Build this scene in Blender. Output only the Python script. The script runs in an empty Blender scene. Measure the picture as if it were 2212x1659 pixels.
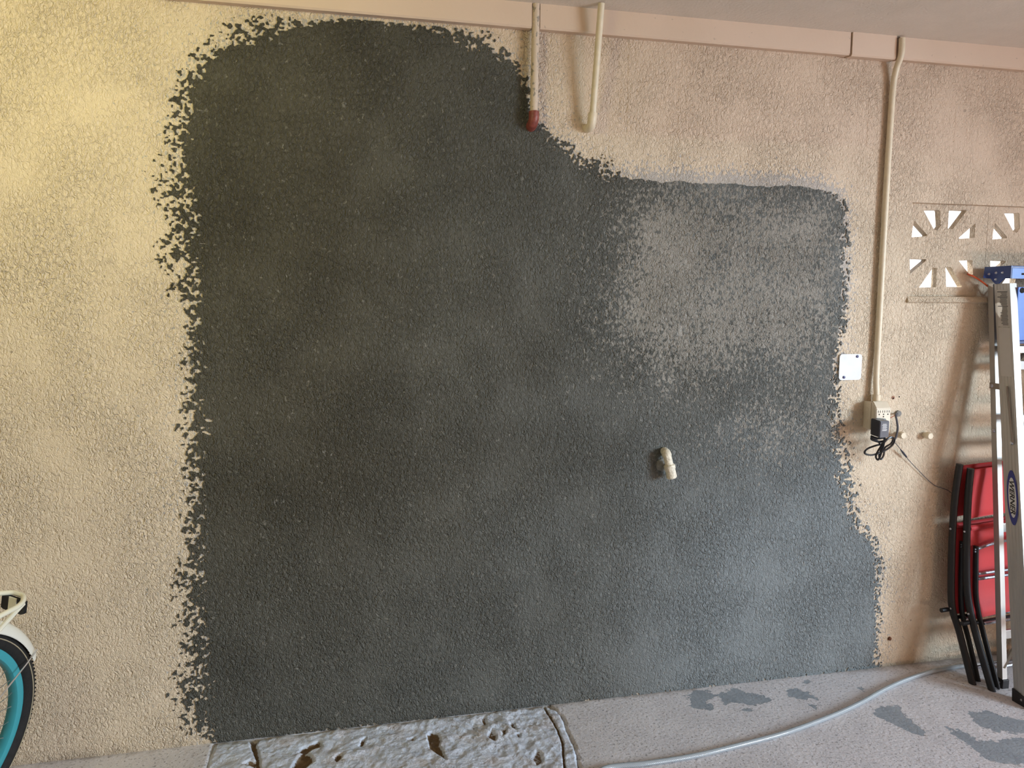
import bpy, bmesh, math, random
import numpy as np
from mathutils import Vector, Matrix
random.seed(4)
SC = bpy.context.scene
COL = SC.collection
# ------------------------------------------------------------------ camera
FPX, CX, CY = 1661., 1106., 829.5
H, D = 1.516, 2.67
CAM = Vector((0, -D, H))
def _basis():
    r = Vector((8513-CX, -(687-CY), -FPX)).normalized()
    z = -Vector((1035-CX, -(16475-CY), -FPX)).normalized()
    z = (z - r*z.dot(r)).normalized()
    return Matrix((r, z.cross(r), z))
M3 = _basis()
cd = bpy.data.cameras.new('camera'); cam = bpy.data.objects.new('camera', cd); COL.objects.link(cam)
cd.sensor_width = 36; cd.lens = FPX/2212*36; cd.clip_start = .05
cam.matrix_world = Matrix.Translation(CAM) @ M3.to_4x4()
SC.camera = cam
# ------------------------------------------------------------------ world, light, exposure
w = bpy.data.worlds.new('world'); SC.world = w; w.use_nodes = True
nt = w.node_tree; bg = nt.nodes['Background']
tc = nt.nodes.new('ShaderNodeTexCoord'); sp = nt.nodes.new('ShaderNodeSeparateXYZ'); cr = nt.nodes.new('ShaderNodeValToRGB')
nt.links.new(tc.outputs['Generated'], sp.inputs[0]); nt.links.new(sp.outputs['Z'], cr.inputs[0]); nt.links.new(cr.outputs[0], bg.inputs[0])
cr.color_ramp.elements[0].position = 0; cr.color_ramp.elements[0].color = (1, .97, .93, 1)
cr.color_ramp.elements[1].position = .7; cr.color_ramp.elements[1].color = (.50, .70, 1, 1)
bg.inputs[1].default_value = 3.0
def area(name, loc, target, sx, sy, power, col, spread=180):
    l = bpy.data.lights.new(name, 'AREA'); l.shape = 'RECTANGLE'; l.size = sx; l.size_y = sy
    l.energy = power; l.color = col; l.spread = math.radians(spread)
    o = bpy.data.objects.new(name, l); COL.objects.link(o); o.location = loc
    o.rotation_euler = (Vector(target)-Vector(loc)).to_track_quat('-Z', 'Y').to_euler()
    return o
area('daylight_opening', (6.6, -5.3, 2.1), (1.0, 0, .6), 2.1, 1.7, 285, (.70, .86, 1), 110)
area('driveway_bounce', (3.6, -3.9, .12), (.4, 0, 2.6), 2.0, .5, 66, (1, .57, .36))
area('warm_fill', (-1.0, -1.6, 2.35), (-.72, 0, 2.1), .6, .4, 12.5, (1, .95, .44), 125)  # unseen warm fill, added to brighten the wall at upper left
sun = bpy.data.lights.new('sun', 'SUN'); sun.energy = 4.0; sun.angle = .01; sun.color = (1, .94, .84)
so = bpy.data.objects.new('sun', sun); COL.objects.link(so)
so.rotation_euler = Vector((.60, -.60, -.60)).to_track_quat('-Z', 'Y').to_euler()
SC.view_settings.view_transform = 'Standard'; SC.view_settings.look = 'None'
SC.view_settings.gamma = 1; SC.view_settings.use_curve_mapping = False
SC.view_settings.exposure = -0.45
# ------------------------------------------------------------------ projection of photo measurements on real planes
def ray(px, py): return M3 @ Vector(((px-CX)/FPX, -(py-CY)/FPX, -1))
def W(px, py, off=0.):
    v = ray(px, py); return CAM + v*((D-off)/v.y)
def G(px, py, z=0.):
    v = ray(px, py); return CAM + v*((z-H)/v.z)
# ------------------------------------------------------------------ helpers
def put(o, parent=None, kind=None):
    COL.objects.link(o)
    if parent: o.parent = parent
    if kind: o['kind'] = kind
    return o
def wloc(o):
    v = Vector(o.location)
    while o.parent: o = o.parent; v += o.location
    return v
def from_bm(name, bm, m, parent=None, smooth=False, local=False, recenter=True, kind=None, ang=None):
    me = bpy.data.meshes.new(name)
    bmesh.ops.recalc_face_normals(bm, faces=bm.faces)
    bm.to_mesh(me); bm.free()
    return finish(name, me, m, parent, smooth, local, recenter, kind)
def finish(name, me, m, parent=None, smooth=False, local=False, recenter=True, kind=None):
    me.materials.append(m)
    if smooth:
        me.polygons.foreach_set('use_smooth', [True]*len(me.polygons))
        if smooth != 'all': me.set_sharp_from_angle(angle=math.radians(35))
    o = bpy.data.objects.new(name, me); put(o, parent, kind)
    if not local:
        if parent: me.transform(Matrix.Translation(-wloc(parent)))
        elif recenter:
            co = np.empty(len(me.vertices)*3, 'f'); me.vertices.foreach_get('co', co); co = co.reshape(-1, 3)
            c = Vector(((co[:,0].min()+co[:,0].max())/2, (co[:,1].min()+co[:,1].max())/2, co[:,2].min()))
            me.transform(Matrix.Translation(-c)); o.location = c
    return o
def tag(o, label, cat, group=None):
    o['label'] = label; o['category'] = cat
    if group: o['group'] = group
    return o
def thing(name, label, cat, loc, rz=0, group=None):
    o = bpy.data.objects.new(name, None); COL.objects.link(o); o.empty_display_size = .05
    o.location = loc; o.rotation_euler = (0, 0, rz)
    return tag(o, label, cat, group)
def arrays_mesh(name, V, F, attrs=None):
    me = bpy.data.meshes.new(name); k = F.shape[1]
    me.vertices.add(len(V)); me.vertices.foreach_set('co', V.astype('f').ravel())
    me.loops.add(F.size); me.loops.foreach_set('vertex_index', F.astype('i').ravel())
    me.polygons.add(len(F)); me.polygons.foreach_set('loop_start', np.arange(0, F.size, k, dtype='i'))
    me.update(calc_edges=True); me.validate()
    for n, a in (attrs or {}).items():
        at = me.attributes.new(n, 'FLOAT', 'POINT'); at.data.foreach_set('value', a.astype('f').ravel())
    return me
def box(bm, x0, x1, y0, y1, z0, z1, bev=0.):
    r = bmesh.ops.create_cube(bm, size=1); vs = r['verts']
    for v in vs:
        v.co = Vector((x0+(v.co.x+.5)*(x1-x0), y0+(v.co.y+.5)*(y1-y0), z0+(v.co.z+.5)*(z1-z0)))
    if bev: bmesh.ops.bevel(bm, geom=list({e for v in vs for e in v.link_edges}), offset=bev, segments=2, affect='EDGES', profile=.6)
    return bm
def smooth_path(P, n=6, closed=False):
    P = [Vector(p) for p in P]; out = []; N = len(P)
    for i in range(N if closed else N-1):
        if closed: a, b, c, d = P[i-1], P[i], P[(i+1)%N], P[(i+2)%N]
        else: a, b, c, d = P[max(i-1,0)], P[i], P[i+1], P[min(i+2,N-1)]
        for k in range(n):
            t = k/n
            out.append(.5*((2*b)+(c-a)*t+(2*a-5*b+4*c-d)*t*t+(3*b-a-3*c+d)*t**3))
    if not closed: out.append(P[-1])
    return out
def tube(bm, P, r, n=10, closed=False, sq=None, caps=True):
    """round tube along P; r number or list; sq=(a,b,axis) makes an oval whose b radius lies along axis"""
    P = [Vector(p) for p in P]; N = len(P); rings = []
    nrm = None
    for i in range(N):
        if closed: t = (P[(i+1)%N]-P[i-1]).normalized()
        else: t = (P[min(i+1,N-1)]-P[max(i-1,0)]).normalized()
        if sq: nrm = sq[2] - t*sq[2].dot(t); nrm.normalize()
        elif nrm is None:
            nrm = t.orthogonal().normalized()
        else:
            nrm = nrm - t*nrm.dot(t); nrm.normalize()
        bi = t.cross(nrm); rr = r[i] if isinstance(r, (list, tuple)) else r
        ra, rb = (sq[0], sq[1]) if sq else (rr, rr)
        rings.append([bm.verts.new(P[i] + bi*(ra*math.cos(a)) + nrm*(rb*math.sin(a))) for a in [2*math.pi*k/n for k in range(n)]])
    for i in range(N if closed else N-1):
        A, B = rings[i], rings[(i+1)%N]
        for k in range(n): bm.faces.new((A[k], A[(k+1)%n], B[(k+1)%n], B[k]))
    if not closed and caps: bm.faces.new(rings[0][::-1]); bm.faces.new(rings[-1])
    return bm
def T(P, r, **k): return tube(bmesh.new(), P, r, **k)
def cyl(bm, a, b, r, n=16, r2=None): return tube(bm, [a, b], [r, r2 if r2 else r], n=n)
def prism(bm, pts, vec):
    """extrude the polygon pts (3-D, planar) by vec"""
    a = [bm.verts.new(Vector(p)) for p in pts]; b = [bm.verts.new(Vector(p)+Vector(vec)) for p in pts]
    n = len(a); bm.faces.new(a); bm.faces.new(b[::-1])
    for i in range(n): bm.faces.new((a[i], b[i], b[(i+1)%n], a[(i+1)%n]))
    return bm
# numpy value noise
def vnoise(x, y, scale, seed):
    x = np.asarray(x, float)*scale + 1000; y = np.asarray(y, float)*scale + 1000
    g = np.random.default_rng(seed).random((512, 512))
    xi, yi = np.floor(x).astype(int), np.floor(y).astype(int); fx, fy = x-xi, y-yi
    fx = fx*fx*(3-2*fx); fy = fy*fy*(3-2*fy)
    q = lambda a, b: g[a % 512, b % 512]
    return (q(xi,yi)*(1-fx)+q(xi+1,yi)*fx)*(1-fy)+(q(xi,yi+1)*(1-fx)+q(xi+1,yi+1)*fx)*fy
def fbm(x, y, scale, seed, o=3, p=.5):
    s, a, t = 0, 1, 0
    for i in range(o):
        s = s + a*vnoise(x, y, scale*2.03**i, seed+i*7); t += a; a *= p
    return s/t
def sdf(X, Y, poly, wid=None):
    """signed distance (negative inside) to closed polygon, plus width value at the nearest edge point"""
    P = np.array(poly, float); n = len(P); best = np.full(X.shape, 1e9); wv = np.zeros(X.shape); ins = np.zeros(X.shape, bool)
    for i in range(n):
        a, b = P[i], P[(i+1)%n]; e = b-a
        t = np.clip(((X-a[0])*e[0]+(Y-a[1])*e[1])/(e@e+1e-12), 0, 1)
        d = np.hypot(X-a[0]-t*e[0], Y-a[1]-t*e[1]); m = d < best; best = np.where(m, d, best)
        if wid is not None: wv = np.where(m, wid[i]*(1-t)+wid[(i+1)%n]*t, wv)
        c = ((a[1] > Y) != (b[1] > Y)) & (X < (b[0]-a[0])*(Y-a[1])/((b[1]-a[1]) if b[1] != a[1] else 1e-9)+a[0]); ins ^= c
    sd = np.where(ins, -best, best)
    return (sd, wv) if wid is not None else sd
def grid_mesh(name, xs, ys, zf, attrs=None, skip=None, plane='xz'):
    X, Y = np.meshgrid(xs, ys); Z = zf(X, Y) if callable(zf) else np.full(X.shape, zf)
    V = np.stack([X.ravel(), Z.ravel(), Y.ravel()] if plane == 'xz' else [X.ravel(), Y.ravel(), Z.ravel()], 1)
    ny, nx = X.shape; i = np.arange(ny-1)[:,None]*nx+np.arange(nx-1)[None]
    F = np.stack([i, i+1, i+nx+1, i+nx], -1)
    if skip is not None:
        cx = (X[:-1,:-1]+X[1:,1:])/2; cy = (Y[:-1,:-1]+Y[1:,1:])/2; F = F[~skip(cx, cy)]
    return arrays_mesh(name, V, F.reshape(-1, 4), {k: f(X, Y) for k, f in (attrs or {}).items()})
# ------------------------------------------------------------------ materials
class Mat:
    def __init__(s, name):
        s.m = bpy.data.materials.new(name); s.m.use_nodes = True; s.t = s.m.node_tree; s.b = s.t.nodes['Principled BSDF']
        g = s.n('ShaderNodeNewGeometry'); s.pos = g.outputs['Position']
    def n(s, t, **k):
        x = s.t.nodes.new(t)
        for a, b in k.items(): setattr(x, a, b)
        return x
    def l(s, a, b): s.t.links.new(a, b)
    def val(s, sock, v):
        if isinstance(v, (int, float)): sock.default_value = v
        elif isinstance(v, (tuple, list)): sock.default_value = (*v, 1) if len(v) == 3 and sock.type == 'RGBA' else v
        else: s.l(v, sock)
    def noise(s, scale, detail=3, rough=.5, stretch=(1,1,1), off=(0,0,0), dist=0., vec=None):
        mp = s.n('ShaderNodeMapping'); mp.inputs['Scale'].default_value = stretch; mp.inputs['Location'].default_value = off
        s.l(vec or s.pos, mp.inputs[0]); x = s.n('ShaderNodeTexNoise'); s.l(mp.outputs[0], x.inputs['Vector'])
        x.inputs['Scale'].default_value = scale; x.inputs['Detail'].default_value = detail; x.inputs['Roughness'].default_value = rough
        x.inputs['Distortion'].default_value = dist
        return x.outputs['Fac']
    def math(s, op, a, b=0., c=0., clamp=False):
        x = s.n('ShaderNodeMath', operation=op, use_clamp=clamp); s.val(x.inputs[0], a); s.val(x.inputs[1], b); s.val(x.inputs[2], c); return x.outputs[0]
    def rng(s, v, a, b, c=0., d=1.):
        x = s.n('ShaderNodeMapRange'); s.val(x.inputs[0], v); s.val(x.inputs[1], a); s.val(x.inputs[2], b); s.val(x.inputs[3], c); s.val(x.inputs[4], d); return x.outputs[0]
    def mix(s, f, a, b):
        x = s.n('ShaderNodeMix', data_type='RGBA'); s.val(x.inputs[0], f); s.val(x.inputs[6], a); s.val(x.inputs[7], b); return x.outputs[2]
    def attr(s, name): return s.n('ShaderNodeAttribute', attribute_name=name).outputs['Fac']
    def bump(s, h, dist, strength=1., prev=None):
        x = s.n('ShaderNodeBump'); s.val(x.inputs['Height'], h); x.inputs['Distance'].default_value = dist; x.inputs['Strength'].default_value = strength
        if prev is not None: s.l(prev, x.inputs['Normal'])
        return x.outputs[0]
    def out(s, col=None, rough=.6, metal=0., nrm=None, **k):
        if col is not None: s.val(s.b.inputs['Base Color'], col)
        s.val(s.b.inputs['Roughness'], rough); s.val(s.b.inputs['Metallic'], metal)
        if nrm is not None: s.l(nrm, s.b.inputs['Normal'])
        for a, b in k.items(): s.val(s.b.inputs[a.replace('_', ' ')], b)
        return s.m
def stucco_h(s):
    """stipple relief: worm-like ridges plus grain"""
    a = s.noise(88, 2.5, .55, (1, 1, .72), dist=.7)
    r = s.math('SUBTRACT', 1, s.math('ABSOLUTE', s.math('MULTIPLY_ADD', a, 5, -2.5)), clamp=True)
    b = s.noise(66, 3, .65, (1, 1, .8), (3, 1, 2))
    c = s.noise(4, 2, .5, (1,1,1), (9, 1, 2))
    amp = s.rng(c, .35, .65, .45, 1.1)
    return s.math('MULTIPLY', s.math('ADD', s.math('MULTIPLY', r, .55), b), amp), a
def simple(name, col, rough=.5, metal=0., var=.08, scale=25, bump=0., bscale=200, **k):
    s = Mat(name); v = s.rng(s.noise(scale, 3), .3, .7, 1-var, 1+var)
    hs = s.n('ShaderNodeHueSaturation'); s.val(hs.inputs['Color'], tuple(col)+(1,) if len(col) == 3 else col); s.l(v, hs.inputs['Value'])
    return s.out(hs.outputs[0], s.rng(s.noise(scale*2.3, 2), .3, .7, rough*.9, min(1, rough*1.1)), metal, s.bump(s.noise(bscale, 2), bump) if bump else None, **k)
CREAM = (.71, .585, .43)
s = Mat('painted_stucco_cream'); h, a = stucco_h(s)
film = s.attr('film'); grime = s.attr('grime')
base = s.mix(s.rng(s.noise(2.2, 3), .3, .7), CREAM, tuple(c*.93 for c in CREAM))
xyz = s.n('ShaderNodeSeparateXYZ'); s.l(s.pos, xyz.inputs[0])
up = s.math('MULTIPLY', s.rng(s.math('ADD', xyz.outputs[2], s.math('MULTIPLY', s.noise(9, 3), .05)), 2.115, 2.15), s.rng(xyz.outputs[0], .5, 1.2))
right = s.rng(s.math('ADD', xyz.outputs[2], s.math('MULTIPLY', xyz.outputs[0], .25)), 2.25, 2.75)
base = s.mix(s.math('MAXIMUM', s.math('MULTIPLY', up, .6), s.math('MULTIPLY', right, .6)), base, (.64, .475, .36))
spk = s.rng(s.math('SUBTRACT', s.math('ADD', film, 0), s.rng(s.noise(95, 2, .5, (1,1,.8), (5,5,5), .4), .28, .72)), -.04, .04)
base = s.mix(s.math('MULTIPLY', spk, .75), base, (.40, .385, .37))
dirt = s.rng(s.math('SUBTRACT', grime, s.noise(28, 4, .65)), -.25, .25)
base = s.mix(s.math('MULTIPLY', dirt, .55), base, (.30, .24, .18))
nick = s.rng(s.noise(38, 1, .5, (1,1,1), (17,0,0)), .765, .785)
base = s.mix(s.math('MULTIPLY', nick, .6), base, (.25, .19, .14))
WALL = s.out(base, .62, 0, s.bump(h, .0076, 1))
s = Mat('grey_cement_coat'); h, a = stucco_h(s)
dry = s.attr('dry'); 
fl = s.rng(s.noise(80, 3, .6, (1,1,.8), (2,7,1), .7), .30, .70)
m = s.rng(s.math('SUBTRACT', s.math('MULTIPLY', dry, 1.05), fl), -.16, .16)
wet = s.mix(s.rng(s.noise(1.6, 3, .6), .35, .65), (.058, .052, .036), (.084, .077, .057))
wet = s.mix(s.attr('pale'), wet, (.205, .228, .232))  # cool bluish light painted into the coat colour, along with paler drying
dc = s.mix(s.rng(s.noise(5, 3), .3, .7), (.265, .25, .215), (.325, .305, .265))
col = s.mix(m, wet, dc)
col = s.mix(s.math('MULTIPLY', s.attr('scrape'), s.rng(s.noise(70, 2, .5, (1,1,.3)), .48, .56)), col, (.42, .40, .36))
CEMENT = s.out(col, s.rng(m, 0, 1, .62, .9), 0, s.bump(h, .0115, 1), Specular_IOR_Level=.35)
s = Mat('painted_board'); v = s.mix(s.rng(s.noise(3, 3), .3, .7), (.68, .52, .40), (.63, .48, .36))
v = s.mix(s.math('MULTIPLY', s.rng(s.noise(45, 2, .5, (1,1,1), (4,4,0)), .72, .76), .5), v, (.35, .27, .2))
st = s.attr('stain'); v = s.mix(s.math('MULTIPLY', st, .6), v, (.45, .24, .11))
BOARD = s.out(v, .5, 0, s.bump(s.noise(60, 3), .0006))
s = Mat('ceiling_plaster'); v = s.mix(s.rng(s.noise(6, 4, .6), .3, .7), (.76, .68, .59), (.69, .62, .53))
CEIL = s.out(v, .8, 0, s.bump(s.noise(90, 4, .6), .003))
s = Mat('worn_painted_floor')
ch = s.attr('chip'); bare = s.rng(s.math('ADD', ch, s.math('MULTIPLY_ADD', s.noise(34, 5, .65), 3.6, -1.8)), -.03, .03)
pc = s.mix(s.rng(s.noise(7, 4, .6), .3, .7), (.74, .715, .73), (.62, .595, .61))
pc = s.mix(s.math('MULTIPLY', s.rng(s.noise(105, 2, .5, (1,1,1)), .60, .65), .7), pc, (.22, .21, .22))
pc = s.mix(s.math('MULTIPLY', s.rng(s.noise(55, 2, .5, (1,1,1), (8,3,1)), .66, .70), .5), pc, (.34, .30, .27))
bc = s.mix(s.rng(s.noise(14, 4, .6), .3, .7), (.27, .30, .335), (.35, .385, .42))
pc = s.mix(bare, pc, bc)
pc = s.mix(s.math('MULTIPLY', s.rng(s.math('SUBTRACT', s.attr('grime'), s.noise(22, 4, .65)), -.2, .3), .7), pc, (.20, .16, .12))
hh = s.math('ADD', s.math('MULTIPLY', bare, -.35), s.math('MULTIPLY', s.noise(70, 4, .6), .9))
FLOOR = s.out(pc, .55, 0, s.bump(hh, .003))
s = Mat('rough_broken_concrete')
pc = s.mix(s.rng(s.noise(16, 5, .65), .3, .7), (.78, .84, .95), (.56, .60, .69))
pc = s.mix(s.math('MULTIPLY', s.rng(s.noise(9, 3, .6, (1,1,1), (4,4,4)), .5, .66), .5), pc, (.58, .49, .43))
pc = s.mix(s.rng(s.math('ADD', s.attr('pit'), s.math('MULTIPLY_ADD', s.noise(70, 4, .7), 1.5, -.75)), .42, .62), pc, (.17, .105, .05))
pc = s.mix(s.rng(s.noise(45, 3, .6, (1,1,1), (1,8,4)), .68, .74), pc, (.24, .20, .17))
xyz = s.n('ShaderNodeSeparateXYZ'); s.l(s.pos, xyz.inputs[0])
ck = s.rng(s.math('ABSOLUTE', s.math('SUBTRACT', s.noise(13, 5, .65, (1,1,1), (3,9,4)), .5)), .003, .008, 1, 0)
pc = s.mix(s.math('MULTIPLY', s.math('MULTIPLY', ck, s.rng(s.noise(8, 2), .52, .6)), .8), pc, (.20, .15, .12))
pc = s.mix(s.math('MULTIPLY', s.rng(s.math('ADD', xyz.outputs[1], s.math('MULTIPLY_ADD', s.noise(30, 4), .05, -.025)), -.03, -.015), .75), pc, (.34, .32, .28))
ROUGH = s.out(pc, .6, 0, s.bump(s.noise(75, 5, .65), .006))
s = Mat('mortar'); LUMP = s.out(s.mix(s.noise(90, 4), (.30, .29, .27), (.16, .155, .14)), .8, 0, s.bump(s.noise(160, 3), .004))
PIPE = simple('cream_painted_pipe', (.74, .64, .47), .42, var=.06, scale=40, bump=.0006, bscale=120)
s = Mat('spattered_pipe')
v = s.mix(s.rng(s.noise(70, 3, .6, (1,1,.6)), .56, .6), (.62, .50, .38), (.30, .26, .21))
SPAT = s.out(v, .5, 0, s.bump(s.noise(110, 3), .0014))
RUST = simple('dark_red_pipe_paint', (.23, .055, .04), .45, var=.25, scale=60, bump=.001)
CRUST = simple('crusted_white_pipe', (.72, .66, .53), .6, var=.16, scale=90, bump=.003, bscale=130)
PLATE = simple('pale_cover_plate', (.66, .67, .68), .4, var=.06)
NAVY = simple('navy_plastic', (.03, .035, .13), .35)
BEIGE = simple('beige_plastic', (.72, .64, .50), .38, var=.04)
BLACK = simple('black_plastic', (.010, .010, .012), .32, var=.2)
SLATE = simple('slate_plastic', (.030, .034, .050), .35)
BTUBE = simple('black_powder_coat', (.010, .010, .012), .5, var=.2, bump=.0004, bscale=500)
HOLE = simple('dark_hole', (.01, .009, .008), .9)
STEEL = simple('grey_steel_tube', (.50, .53, .60), .28, .9, var=.06)
SPOKE = simple('steel_spoke', (.62, .62, .60), .3, .9)
s = Mat('brushed_aluminium'); v = s.mix(s.noise(40, 3, .6, (1,1,.06)), (.50, .485, .46), (.37, .36, .34))
ALU = s.out(v, .42, .55, s.bump(s.noise(160, 3, .6, (1,1,.04)), .0003))
GALV = simple('galvanised_bracket', (.30, .27, .24), .45, .7)
BLUE = simple('dark_blue_plastic', (.012, .045, .21), .36, var=.06)
BLUE2 = simple('bright_blue_plastic', (.05, .17, .60), .34, var=.06)
WHITE = simple('white_vinyl', (.72, .72, .70), .4, var=.02)
LBLUE = simple('blue_vinyl', (.02, .03, .22), .4, var=.02)
INK = simple('black_ink', (.012, .012, .014), .5, var=.02)
STICK = simple('grey_label_film', (.50, .48, .45), .4, var=.03)
s = Mat('red_sling_fabric'); 
v = s.mix(s.rng(s.noise(6, 3), .3, .7), (.60, .03, .035), (.52, .024, .028))
RED = s.out(v, .55, 0, s.bump(s.noise(700, 1), .0004), Sheen_Weight=.15)
ORANGE = simple('orange_cord', (.75, .12, .03), .45)
s = Mat('clear_braided_hose')
wv = s.n('ShaderNodeTexWave', wave_type='BANDS', bands_direction='DIAGONAL'); wv.inputs['Scale'].default_value = 95; s.l(s.pos, wv.inputs[0])
HOSE = s.out(s.mix(wv.outputs['Fac'], (.52, .58, .62), (.40, .46, .50)), .16, 0, s.bump(wv.outputs['Fac'], .0005), Transmission_Weight=.25, Coat_Weight=.5)
IVORY = simple('ivory_enamel', (.80, .77, .62), .22, var=.03, Coat_Weight=.6)
FENW = simple('white_enamel', (.82, .82, .74), .2, var=.02, Coat_Weight=.6)
TEAL = simple('teal_rim_paint', (.045, .33, .38), .4, var=.0, scale=3)
TYRE = simple('black_rubber', (.007, .007, .007), .75, var=.2, bump=.0008, bscale=300)
GUM = simple('tan_sidewall_line', (.42, .36, .24), .6)
ORUST = simple('rust', (.14, .05, .02), .8, var=.3, scale=90)
CORDG = simple('grey_cable', (.07, .075, .09), .4)
COPPER = simple('brown_wire', (.35, .14, .08), .5)
# ------------------------------------------------------------------ cement patch outline (wall plane x,z) and its scatter widths
PX = [(478,1603,.02),(462,1570,.07),(450,1480,.085),(447,1400,.08),(444,1300,.075),(444,1200,.07),(442,1100,.055),(442,1000,.055),(440,900,.06),(438,800,.05),(436,700,.05),(432,620,.07),(428,540,.085),(422,470,.085),(415,400,.08),(408,300,.05),(412,240,.05),(425,190,.06),(450,150,.07),(485,125,.07),(540,98,.06),(600,78,.05),(660,58,.025),(740,46,.012),(820,50,.012),(890,62,.025),(960,82,.05),(1030,108,.06),(1080,135,.06),(1110,165,.05),(1135,200,.03),(1148,262,.02),(1180,300,.04),(1215,335,.06),(1260,372,.075),(1320,392,.06),(1360,393,.015),(1400,392,.006),(1430,397,.005),(1465,391,.004),(1500,398,.004),(1540,399,.004),(1580,397,.004),(1620,403,.004),(1670,405,.004),(1700,401,.004),(1740,405,.004),(1775,414,.006),(1803,425,.02),(1812,440,.04),(1816,520,.045),(1818,600,.04),(1812,680,.04),(1800,740,.045),(1797,820,.05),(1790,870,.05),(1797,920,.06),(1800,1000,.08),(1812,1080,.09),(1840,1140,.06),(1875,1185,.05),(1888,1230,.05),(1888,1300,.035),(1886,1380,.04),(1880,1440,.06)]
PATCH = [tuple(W(a, b).xz) for a, b, c in PX]; PW = [c for *_, c in PX]
PATCH[0] = (PATCH[0][0], 0.); PATCH[-1] = (PATCH[-1][0], 0.)
DRY = [tuple(W(a, b).xz) for a, b in [(1335,405),(1500,385),(1830,400),(1840,600),(1830,800),(1760,850),(1700,845),(1620,800),(1560,835),(1500,860),(1420,850),(1330,800),(1285,690),(1290,560),(1320,470)]]
def film_f(X, Z):
    sd = sdf(X, Z, PATCH); up = 1/(1+np.exp(-(X-1.0)*12))*1/(1+np.exp(-(Z-1.55)*8))
    n = .75+.5*fbm(X, Z, 7, 50)
    lo = .54*np.exp(-np.maximum(sd, 0)/.10); hi = .92*np.exp(-(np.maximum(sd, 0)/.062)**1.5)
    f = (lo*(1-up)+hi*up)*n
    bot = ((Z < .06) & (sd > .1))*.0
    return np.clip(np.where(sd < .35, f, 0)+bot, 0, 1)
def grime_f(X, Z):
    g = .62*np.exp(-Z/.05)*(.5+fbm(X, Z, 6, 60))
    for px, py, r, a in [(305,885,.04,.42),(1700,150,.0,0),(238,560,.02,.6),(1790,180,.05,.45),(300,700,.03,.3)]:
        if r: c = W(px, py); g = g+a*np.exp(-((X-c.x)**2+(Z-c.z)**2)/r**2)
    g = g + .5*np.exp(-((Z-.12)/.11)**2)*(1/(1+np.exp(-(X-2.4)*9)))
    # old water stain beside the second pipe
    c = .865-.01; g = g+0*X
    return np.clip(g, 0, 1)
# ------------------------------------------------------------------ shell
VX0, VX1, VZ0, VZ1 = W(1971,440).x, W(1971,440).x+.385*2, W(1965,641).z, W(1970,437).z
XW0, XW1, CZ = -2.7, 4.3, 2.52
def merge(*a): return np.unique(np.round(np.concatenate(a), 5))
xs = merge(np.arange(-1.3, 2.7, .02), np.arange(XW0, XW1+.01, .1), [VX0, VX1, XW0, XW1]); zs = merge(np.arange(0, CZ, .02), [VZ0, VZ1, CZ])
me = grid_mesh('wall_back', xs, zs, 0., dict(film=film_f, grime=grime_f), lambda x, z: (x > VX0) & (x < VX1) & (z > VZ0) & (z < VZ1))
bm = bmesh.new(); bm.from_mesh(me)
for (x0, x1, z0, z1) in ((XW0, VX0, 0, CZ), (VX1, XW1, 0, CZ), (VX0, VX1, 0, VZ0), (VX0, VX1, VZ1, CZ)):
    box(bm, x0, x1, .0015, .2, z0, z1)
bm.to_mesh(me); bm.free()
wall = finish('wall_back', me, WALL, recenter=False, kind='structure')
# slightly proud blocks where the joints read through the paint
def block_mesh(w_, h_, pr):
    bm = bmesh.new(); j = .0045; c = .004
    outer = [(j, j), (w_-j, j), (w_-j, h_-j), (j, h_-j)]; inner = [(j+c, j+c), (w_-j-c, j+c), (w_-j-c, h_-j-c), (j+c, h_-j-c)]
    b = [bm.verts.new((x, .004, z)) for x, z in outer]; o = [bm.verts.new((x, .0, z)) for x, z in outer]; i = [bm.verts.new((x, -pr, z)) for x, z in inner]
    bm.faces.new(i); bm.faces.new(b[::-1])
    for k in range(4):
        bm.faces.new((o[k], o[(k+1)%4], i[(k+1)%4], i[k])); bm.faces.new((b[k], b[(k+1)%4], o[(k+1)%4], o[k]))
    me = bpy.data.meshes.new('concrete_block'); bm.to_mesh(me); bm.free(); me.materials.append(WALL); return me
BW, BH, Z0 = .392, .2, 2.307
cache = {}
def blocks(x0, x1, z0, z1, pr):
    r = -12
    for r in range(-12, 1):
        zb = Z0 + r*BH
        if r == 0: zt = CZ-.02
        else: zt = zb+BH
        if zb < z0-.01 or zt > z1+.02 and r != 0: continue
        xo = 1.013 if r % 2 == 0 else 1.208
        k0 = math.floor((x0-xo)/BW)-1
        for k in range(k0, k0+20):
            a = max(xo+k*BW, x0); b = min(xo+(k+1)*BW, x1)
            if b-a < .05: continue
            if a < VX1 and b > VX0 and zb < VZ1 and zt > VZ0:
                if a < VX0-.06: b = VX0
                elif b > VX1+.06: a = VX1
                else: continue
            key = (round(b-a, 3), round(zt-zb, 3), pr)
            if key not in cache: cache[key] = block_mesh(b-a, zt-zb, pr)
            o = bpy.data.objects.new('concrete_block', cache[key]); o.location = (a, 0, zb); put(o, wall)
blocks(1.013, 2.19, 2.107, CZ, .0011)
blocks(2.19, 4.1, 1.107, CZ, .0011)
blocks(-2.5, -.72, .307, CZ, .0006)
bm = box(bmesh.new(), XW0, XW1+.4, -6, .2, CZ, CZ+.15); from_bm('ceiling', bm, CEIL, recenter=False, kind='structure')
bm = box(bmesh.new(), XW0-.15, XW0, -6, .2, 0, CZ); from_bm('wall_left', bm, WALL, recenter=False, kind='structure')
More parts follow.
